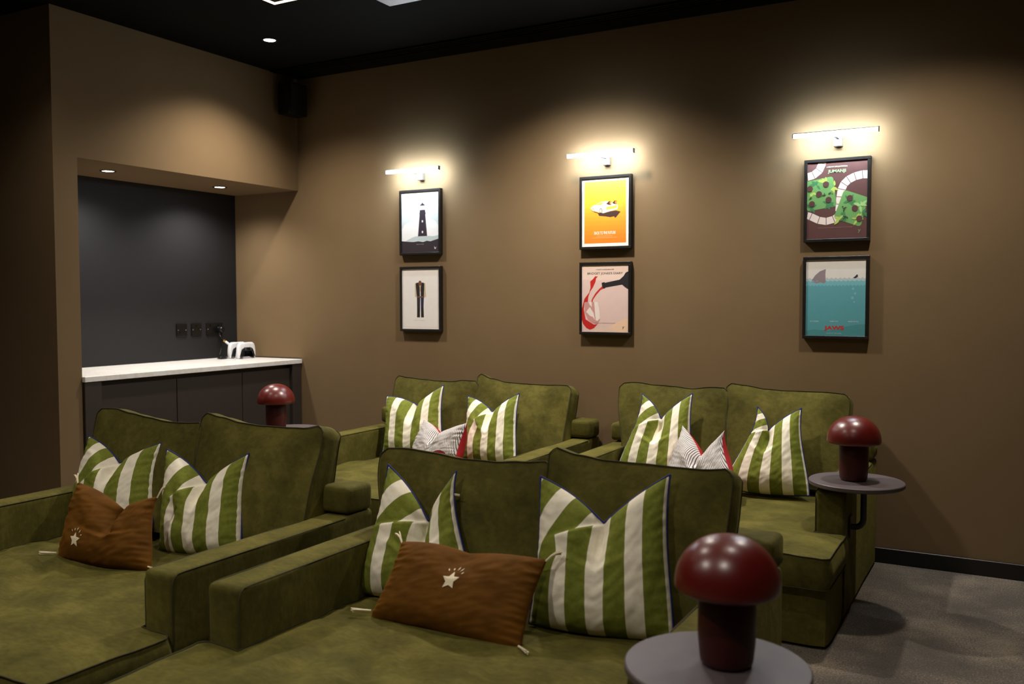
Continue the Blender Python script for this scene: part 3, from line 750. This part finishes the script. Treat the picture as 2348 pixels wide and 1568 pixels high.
# ================================================================ CUSHIONS (PILLOWS)
def pillow(name, base, yaw, lean, tl, v, tr, bl, br, label, cat, mat, group, sv=0., th=.085, bend=(.9, .15), ledge=0., piping=None, sag=.012, crease=.02, N=90, wr=.0055, seed=0, vr=.03, back=None, backth=.5, fold=.55, waist=.012, K0=None, uV=-.45, ut=-1.55, fstep=.02):
    tl, v, tr, bl, br = [Vector(p_) if p_ else None for p_ in (tl, v, tr, bl, br)]
    y = R(yaw); l_ = R(lean); ex = Vector((math.cos(y), math.sin(y), 0)); n0 = Vector((math.sin(y), -math.cos(y), 0))
    ey = Vector((0, 0, 1))*math.cos(l_)-n0*math.sin(l_); nn = ex.cross(ey)
    if v is None: v = (tl+tr)/2-Vector((0, .01))
    up = Vector((0, 1))
    def edge(s):
        if s < sv: u = (s+1)/(sv+1); p_ = tl.lerp(v, u); e = (v-tl).normalized(); bd = bend[0]*sm(u/.35)
        else: u = (1-s)/(1-sv); p_ = tr.lerp(v, u); e = (tr-v).normalized(); bd = bend[1]*sm(u/.35)
        nrm = Vector((-e.y, e.x))
        d = (up*(1-bd)+nrm*bd).normalized()
        # round the V a little and let the edges bow
        bow = .012*math.sin(math.pi*u)
        p_ = p_+nrm*bow*(1 if s < sv else .6)
        return p_, d
    def P2(s, t_):
        E, d = edge(s); a = (s+1)/2; B = bl.lerp(br, a); B = B+Vector((0, -sag*math.sin(math.pi*a)))
        Lg = (E-B).length
        h00 = 2*t_**3-3*t_**2+1; h10 = t_**3-2*t_**2+t_; h01 = -2*t_**3+3*t_**2; h11 = t_**3-t_**2
        p_ = B*h00+up*Lg*h10*1.0+E*h01+d*Lg*h11*1.0
        p_.x -= math.copysign(abs(s)**4*waist*math.sin(math.pi*t_), s)
        return p_
    eL = (v-tl); eLn = eL.normalized()
    if K0:
        K0 = Vector(K0); fl = K0-v; fln = fl.normalized()
    def fside(p_): d = p_-v; return fln.x*d.y-fln.y*d.x      # < 0 above the fold line
    def stripe(s, t_):
        # cloth coordinate above and below the fold, and the signed distance to the fold line
        if not K0: return s, s, 1.0
        p_ = P2(s, t_); ue = uV+((p_-v).dot(eLn))/eL.length*(uV-ut)
        al = (p_-v).dot(fln)/fl.length
        if t_ < .3 or s > sv+.3 or al < -.03: return s, s, 1.0
        k_ = .05; sf = ue-k_*math.log1p(math.exp(max(-30, min(30, (ue-s)/k_))))
        w_ = sm((al-.95)/.1)
        return ue*(1-w_)+sf*w_, s*(1-w_)+sf*w_, fside(p_)
    def zz(s, t_, side):
        g = max(0, 1-abs(s)**3.0)**.62; k = max(0, 1-abs(2*t_-1)**3.2)**.62
        h = th*g*k*(1-.25*t_)
        dv = math.exp(-((s-sv)/.22)**2)*sm((t_-.55)/.45)
        h *= 1-.7*dv
        if side > 0:
            h -= crease*math.exp(-((s-sv-.05*(1-t_))/.07)**2)*sm((t_-fold)/.25)*g*k
            h += crease*.6*math.exp(-((s-sv-.22)/.12)**2)*sm((t_-fold+.1)/.3)*g*k
            h += crease*.45*math.exp(-((s-sv+.30)/.16)**2)*sm((t_-fold+.1)/.3)*g*k
            if ledge:
                tf = fold+.05*s
                h -= ledge*sm((t_-tf)/.07)*math.exp(-((s-sv)/.42)**2)*(1-sm((t_-.82)/.18))
            if K0:
                p_ = P2(s, t_); al = (p_-v).dot(fln)/fl.length; fd_ = fside(p_)
                win = sm((al+.05)/.15)*(1-sm((al-.85)/.35))
                h += fstep*win*(sm((fd_+.006)/.012)-.5)*math.exp(-abs(fd_)/.05)*g**.2
            w_ = wr*(noise.noise(Vector((s*2.6+seed, t_*3.1, seed)))+.6*noise.noise(Vector((s*5+seed, t_*9, 3))))
            rim = abs(s)**6*.6
            w_ += wr*rim*noise.noise(Vector((s*3, t_*20+seed, 7)))*4
            w_ += wr*.4*noise.noise(Vector((s*4+t_*6, (t_-s*.4)*16, seed+9)))
            h += w_*g**.3*k**.3
            return h
        return -h*backth
    def W3(s, t_, z): p_ = P2(s, t_); return Vector(base)+ex*p_.x+ey*p_.y+nn*z
    org = Vector(base)
    root = thing(name, base, label, cat, group)
    bm = bmesh.new(); uvl = bm.loops.layers.uv.new('UVMap')
    lays = [bm.verts.layers.float.new(k) for k in ('ua', 'ub', 'fs')]
    def prm(i): a = i/N*2-1; return math.sin(a*math.pi/2)*.35+a*.65   # denser at the rim
    grid = {}
    for side in (1, -1):
        for i in range(N+1):
            for j in range(N+1):
                rim = i in (0, N) or j in (0, N)
                if side < 0 and rim: grid[(i, j, side)] = grid[(i, j, 1)]; continue
                s = prm(i); t_ = (prm(j)+1)/2
                nv = grid[(i, j, side)] = bm.verts.new(W3(s, t_, 0 if rim else zz(s, t_, side))-org)
                A_ = stripe(s, t_) if side > 0 else (s, s, 1.0)
                for ly, q_ in zip(lays, A_): nv[ly] = q_
    for side in (1, -1):
        for i in range(N):
            for j in range(N):
                q = [(i, j), (i+1, j), (i+1, j+1), (i, j+1)]
                if side < 0: q.reverse()
                f = bm.faces.new([grid[(a, b, side)] for a, b in q])
                f.material_index = 1 if (side < 0 and back) else 0
                for lp, (a, b) in zip(f.loops, q): lp[uvl].uv = ((prm(a)+1)/2, (prm(b)+1)/2)
    # no normal recalculation: winding is already outward
    me = bpy.data.meshes.new('cover'); bm.to_mesh(me); bm.free(); me.materials.append(mat)
    if back: me.materials.append(back)
    for p_ in me.polygons: p_.use_smooth = True
    cover = bpy.data.objects.new('cover', me); link(cover, root)
    if piping:
        pts = []
        for i in range(N): pts.append(W3(prm(i), 0, 0)-org)
        for j in range(N): pts.append(W3(1, (prm(j)+1)/2, 0)-org)
        for i in range(N, 0, -1): pts.append(W3(prm(i), 1, 0)-org)
        for j in range(N, 0, -1): pts.append(W3(-1, (prm(j)+1)/2, 0)-org)
        pb = bmesh.new(); tube(pb, pts, .0032, 6, closed=True); obj('piping', pb, piping, root, smooth=70)
    def surf(s, t_, off=.0015):
        z = zz(s, t_, 1); e = .01
        p0 = W3(s, t_, z); pa = W3(s+e, t_, zz(s+e, t_, 1)); pb_ = W3(s, t_+e, zz(s, t_+e, 1))
        n_ = (pa-p0).cross(pb_-p0).normalized()
        if n_.dot(nn) < 0: n_.negate()
        return p0+n_*off-org
    return root, surf, (lambda s, t_: W3(s, t_, 0)-org)
def decal(name, surf, polys, mat, parent, aspect=1.0, off=.0018):
    """polys: filled fans (centre, outline) in s,t space, draped over the cover"""
    bm = bmesh.new()
    for c, out in polys:
        K = 4; rings = []
        for k in range(1, K+1):
            rings.append([bm.verts.new(surf(c[0]+(x-c[0])*k/K, c[1]+(y_-c[1])*k/K, off)) for x, y_ in out])
        cv = bm.verts.new(surf(c[0], c[1], off)); n_ = len(out)
        for i in range(n_):
            bm.faces.new((cv, rings[0][i], rings[0][(i+1) % n_]))
            for k in range(K-1): bm.faces.new((rings[k][i], rings[k+1][i], rings[k+1][(i+1) % n_], rings[k][(i+1) % n_]))
    return obj(name, bm, mat, parent)
GS = 'striped cushions with blue piping'
YB1 = -.43
LS = [
 ('P1', (1.1, -2.44, .355), 4, 20, (-.162, .400), (.055, .300), (.255, .399), (-.157, .05), (.318, .04), 'green striped cushion behind the left rust cushion, front left sofa', dict(K0=(-.067,.192), bend=(.2, .3), seed=1, sv=.05)),
 ('P2', (1.5, -2.47, .355), 8, 18, (-.025, .387), (.196, .269), (.364, .393), (.03, -.005), (.406, .02), 'green striped cushion right of the rust one on the front left sofa', dict(K0=(.095,.207), bend=(.2, .1), seed=2)),
 ('P3', (2.72, -2.47, .355), 4, 20, (-.185, .424), (.005, .253), (.078, .422), (-.215, .002), (.200, .02), 'green striped cushion behind the flat rust cushion, front right sofa', dict(K0=(-.177,.217), bend=(.2, .1), ledge=.04, seed=3, sv=.1, fold=.5)),
 ('P4', (3.35, -2.47, .355), 8, 18, (-.215, .440), (-.007, .318), (.176, .472), (-.205, .014), (.215, .02), 'large green striped cushion near the front red lamp', dict(K0=(-.139,.269), bend=(.2, .05), seed=4, ledge=.012, fold=.55)),
 ('P5', (1.2, YB1, .355), 2, 18, (-.204, .382), (.028, .337), (.191, .468), (-.165, .035), (.255, .03), 'green striped cushion at the left end of the back left sofa', dict(bend=(.55, .1), seed=5, crease=.03)),
 ('P6', (1.75, YB1, .355), 2, 18, (-.172, .412), (.007, .328), (.160, .443), (-.15, .03), (.20, .03), 'green striped cushion in the middle of the back left sofa', dict(K0=(-.07,.268), bend=(.2, .1), seed=6)),
 ('P7', (2.75, YB1, .355), 2, 18, (-.099, .478), (.017, .351), (.170, .493), (-.195, .04), (.215, .03), 'green striped cushion at the left side of the back right sofa', dict(K0=(-.115,.289), bend=(.2, .1), ledge=.03, seed=7, fold=.55, sv=-.05)),
 ('P8', (3.33, YB1, .355), 2, 18, (-.071, .444), (-.010, .328), (.139, .447), (-.20, .03), (.20, .03), 'green striped cushion nearest the lamp on the back right sofa', dict(K0=(-.145,.285), bend=(.2, .1), ledge=.025, seed=8, sv=-.15, fold=.6)),
]
PIL = {}
for k, base, yw, ln, tl, v, tr, bl, br, lab, kw in LS:
    PIL[k] = pillow('striped_cushion', base, yw, ln, tl, v, tr, bl, br, lab, 'cushion', STRIPE, GS, piping=NAVY, **kw)
# white cloth tag on the cushion behind the flat rust cushion
def brown(base, yw, ln, tl, v, tr, bl, br, lab, star, **kw):
    root, surf, rim = pillow('velvet_cushion', base, yw, ln, tl, v, tr, bl, br, lab, 'cushion', RUST, 'rust velvet cushions with a star', **kw)
    cs, ct = star; a_ = (Vector(br)-Vector(bl)).length/2; b_ = (Vector(tl)-Vector(bl)).length
    S_ = .029
    def q(x, y): return (cs+x/a_, ct+y/b_)
    out = []
    for k in range(10):
        r_ = S_ if k % 2 == 0 else S_*.48; a = R(90+36*k+4); out.append(q(r_*math.cos(a), r_*math.sin(a)))
    polys = [(q(0, 0), out)]
    for k, a in enumerate((40, 62, 84, 106, 128)):
        d = (math.cos(R(a)), math.sin(R(a))); r0, r1, wv = S_*1.15, S_*1.5+.006*(k in (1, 2)), .0022
        m_ = (r0+r1)/2
        polys.append((q(d[0]*m_, d[1]*m_), [q(d[0]*r0, d[1]*r0), q(d[0]*m_-d[1]*wv, d[1]*m_+d[0]*wv), q(d[0]*r1, d[1]*r1), q(d[0]*m_+d[1]*wv, d[1]*m_-d[0]*wv)]))
    decal('embroidered_star', surf, polys, CREAMT, root)
    # tassels at the corners
    for s, t_ in ((-1, 0), (1, 0), (-1, 1), (1, 1)):
        p0 = rim(s, t_); c0 = rim(s*.6, .5); d = (p0-c0).normalized()
        if t_ == 0: p0 = p0+Vector((0, -.006, .024)); d.z = .05; d.normalize()
        bm = bmesh.new(); rr = random.Random(int(s*3+t_*7))
        for k in range(6):
            o_ = Vector((rr.uniform(-1, 1), rr.uniform(-1, 1), rr.uniform(-1, 1)))*.006; g_ = Vector((0, 0, -.010 if t_ else -.001))
            L_ = .052
            tube(bm, [p0-d*.006, p0+d*L_*.3+o_*.2, p0+d*L_*.65+o_*.6+g_*.5, p0+d*L_+o_+g_*1.5], lambda u: .0028*(1-.3*u), 5)
        obj('tassel', bm, CREAMT, root, smooth=60)
    return root, surf, rim
brown((1.55, -2.69, .355), 6, 26, (-.294, .289), (-.02, .207), (.116, .268), (-.265, .0), (.19, .0), 'crumpled rust velvet cushion with star on the front left sofa', (-.36, .30), bend=(.8, .3), crease=.035, th=.085, ledge=.02, seed=11, sv=.15, fold=.45, wr=.0065)
brown((2.98, -2.66, .355), -2, 34, (-.277, .243), None, (.235, .262), (-.29, .0), (.235, -.005), 'flat rust velvet cushion with star on the front right sofa', (.02, .58), bend=(0, 0), crease=0, th=.07, seed=12, wr=.0055, sag=.0)
def ticking(base, yw, ln, tl, v, tr, bl, br, lab, **kw):
    return pillow('ticking_cushion', base, yw, ln, tl, v, tr, bl, br, lab, 'cushion', TICK, 'small grey ticking cushions', back=REDCLOTH, piping=None, backth=1.9, **kw)
root, surf, rim = ticking((1.48, -.60, .355), -22, 22, (-.185, .273), (.024, .208), (.235, .300), (-.196, .02), (.235, .05), 'small grey ticking cushion with red spots on the back left sofa', bend=(.8, .2), seed=13, th=.07)
for k, (cs, ct, rs, mt) in enumerate([(-.62, .10, .17, REDCLOTH), (-.12, .10, .26, DKRED), (.52, .12, .33, DKRED)]):
    decal('felt_spot', surf, [((cs, ct+.02), [(cs+rs*math.cos(R(a)), ct+.02+rs*.62*math.sin(R(a))) for a in range(0, 360, 15)])], mt, root)
ticking((3.0, -.63, .355), -28, 22, (-.164, .35), (.040, .195), (.118, .360), (-.178, .05), (.27, .07), 'small grey ticking cushion with red back on the back right sofa', bend=(.9, .4), seed=14, th=.07, crease=.03)

# ================================================================ SIDE TABLES AND LAMPS
def side_table(x, y, label, sofa_x):
    t = thing('side_table', (x, y, 0), label, 'side table', 'round clamp-on side tables')
    bm = bmesh.new(); r_ = .188
    lathe(bm, [(0, .560), (r_-.003, .560), (r_, .557), (r_, .545), (r_-.004, .541), (0, .541)], 72); obj('table_top', bm, TABLEM, t, smooth=35)
    bm = bmesh.new(); d = sofa_x-x; px_ = max(d+.045, .03)
    pts = [(px_, 0, .541), (px_, 0, .40)]+[(px_-.035*(1-math.cos(R(a))), 0, .40-.035*math.sin(R(a))) for a in (22, 45, 67, 90)]+[(d+.003, 0, .365)]
    tube(bm, pts, .0125, 14); obj('pole', bm, TABLEB, t, smooth=50)
    obj('mounting_plate', BX(d+.0005, d+.006, -.04, .04, .325, .41, bev=.002), TABLEB, t)
    return t
side_table(3.800, -.850, 'round grey side table at the right arm of the back right sofa', 3.78)
side_table(3.842, -2.979, 'round grey side table at the front right, nearest the camera', 3.785)
side_table(.680, -.83, 'round grey side table half hidden behind the front left sofa', .838)
# the far table hangs on the sofa's left arm: turn it round
bpy.data.objects['side_table.002'].rotation_euler = (0, 0, math.pi)
for ch in list(bpy.data.objects['side_table.002'].children): bpy.data.objects.remove(ch)
t = bpy.data.objects['side_table.002']; t.rotation_euler = (0, 0, 0)
bm = bmesh.new(); r_ = .188; lathe(bm, [(0, .560), (r_-.003, .560), (r_, .557), (r_, .545), (r_-.004, .541), (0, .541)], 72); obj('table_top', bm, TABLEM, t, smooth=35)
bm = bmesh.new(); d = .835-.680; px_ = d-.045
tube(bm, [(px_, 0, .541), (px_, 0, .40)]+[(px_+.035*(1-math.cos(R(a))), 0, .40-.035*math.sin(R(a))) for a in (22, 45, 67, 90)]+[(d-.002, 0, .365)], .0125, 14); obj('pole', bm, TABLEB, t, smooth=50)
obj('mounting_plate', BX(d-.005, d+.0005, -.04, .04, .325, .41, bev=.002), TABLEB, t)

def lamp(x, y, label):
    t = thing('mushroom_lamp', (x, y, .5602), label, 'table lamp', 'burgundy mushroom table lamps')
    bm = bmesh.new(); rs = .0585
    prof = [(0, 0), (rs-.016, 0)]+[(rs-.016+.012*math.sin(R(a)), .014-.014*math.cos(R(a))) for a in (30, 60, 90)]+[(rs-.002, .035), (rs, .06), (rs, .165)]
    prof += [(rs-.004, .170), (0, .170)]
    lathe(bm, prof, 64); obj('base', bm, REDSTEM_SHADOWED, t, smooth=40)
    bm = bmesh.new(); Rc = .1065; zc = .166; Hc = .100
    outer = []
    for k in range(25):
        a = R(90-k*90/24); outer.append((Rc*math.cos(a)**.93 if k < 24 else Rc, zc+Hc*math.sin(a)**1.0))
    outer[0] = (0, zc+Hc)
    outer = [(max(0, r_), z) for r_, z in outer]
    prof = outer+[(Rc-.0005, zc-.006), (Rc-.004, zc-.011), (Rc-.010, zc-.013), (Rc-.016, zc-.009), (.06, zc+.004), (.0, zc+.006)]
    prof[0] = (0, zc+Hc)
    lathe(bm, prof, 72); obj('lamp_shade', bm, RED, t, smooth=50)
    return t
lamp(3.788, -.848, 'burgundy mushroom lamp on the side table by the poster wall')
lamp(3.858, -2.965, 'large looking burgundy mushroom lamp nearest the camera')
lamp(.634, -.90, 'burgundy mushroom lamp in front of the dark cabinets')

# small cloth tags on the striped cushion at the front
root, surf, rim = PIL['P3']
bm = bmesh.new(); p0 = rim(-.15, .62); box(bm, p0.x-.006, p0.x+.004, p0.y-.085, p0.y-.083, p0.z-.10, p0.z-.06); 
o = obj('care_label', bm, CREAMT, root)
bm = bmesh.new(); p0 = rim(1, .82); box(bm, p0.x+.001, p0.x+.022, p0.y-.002, p0.y, p0.z-.004, p0.z+.002); obj('zip_pull', bm, CREAMT, root)
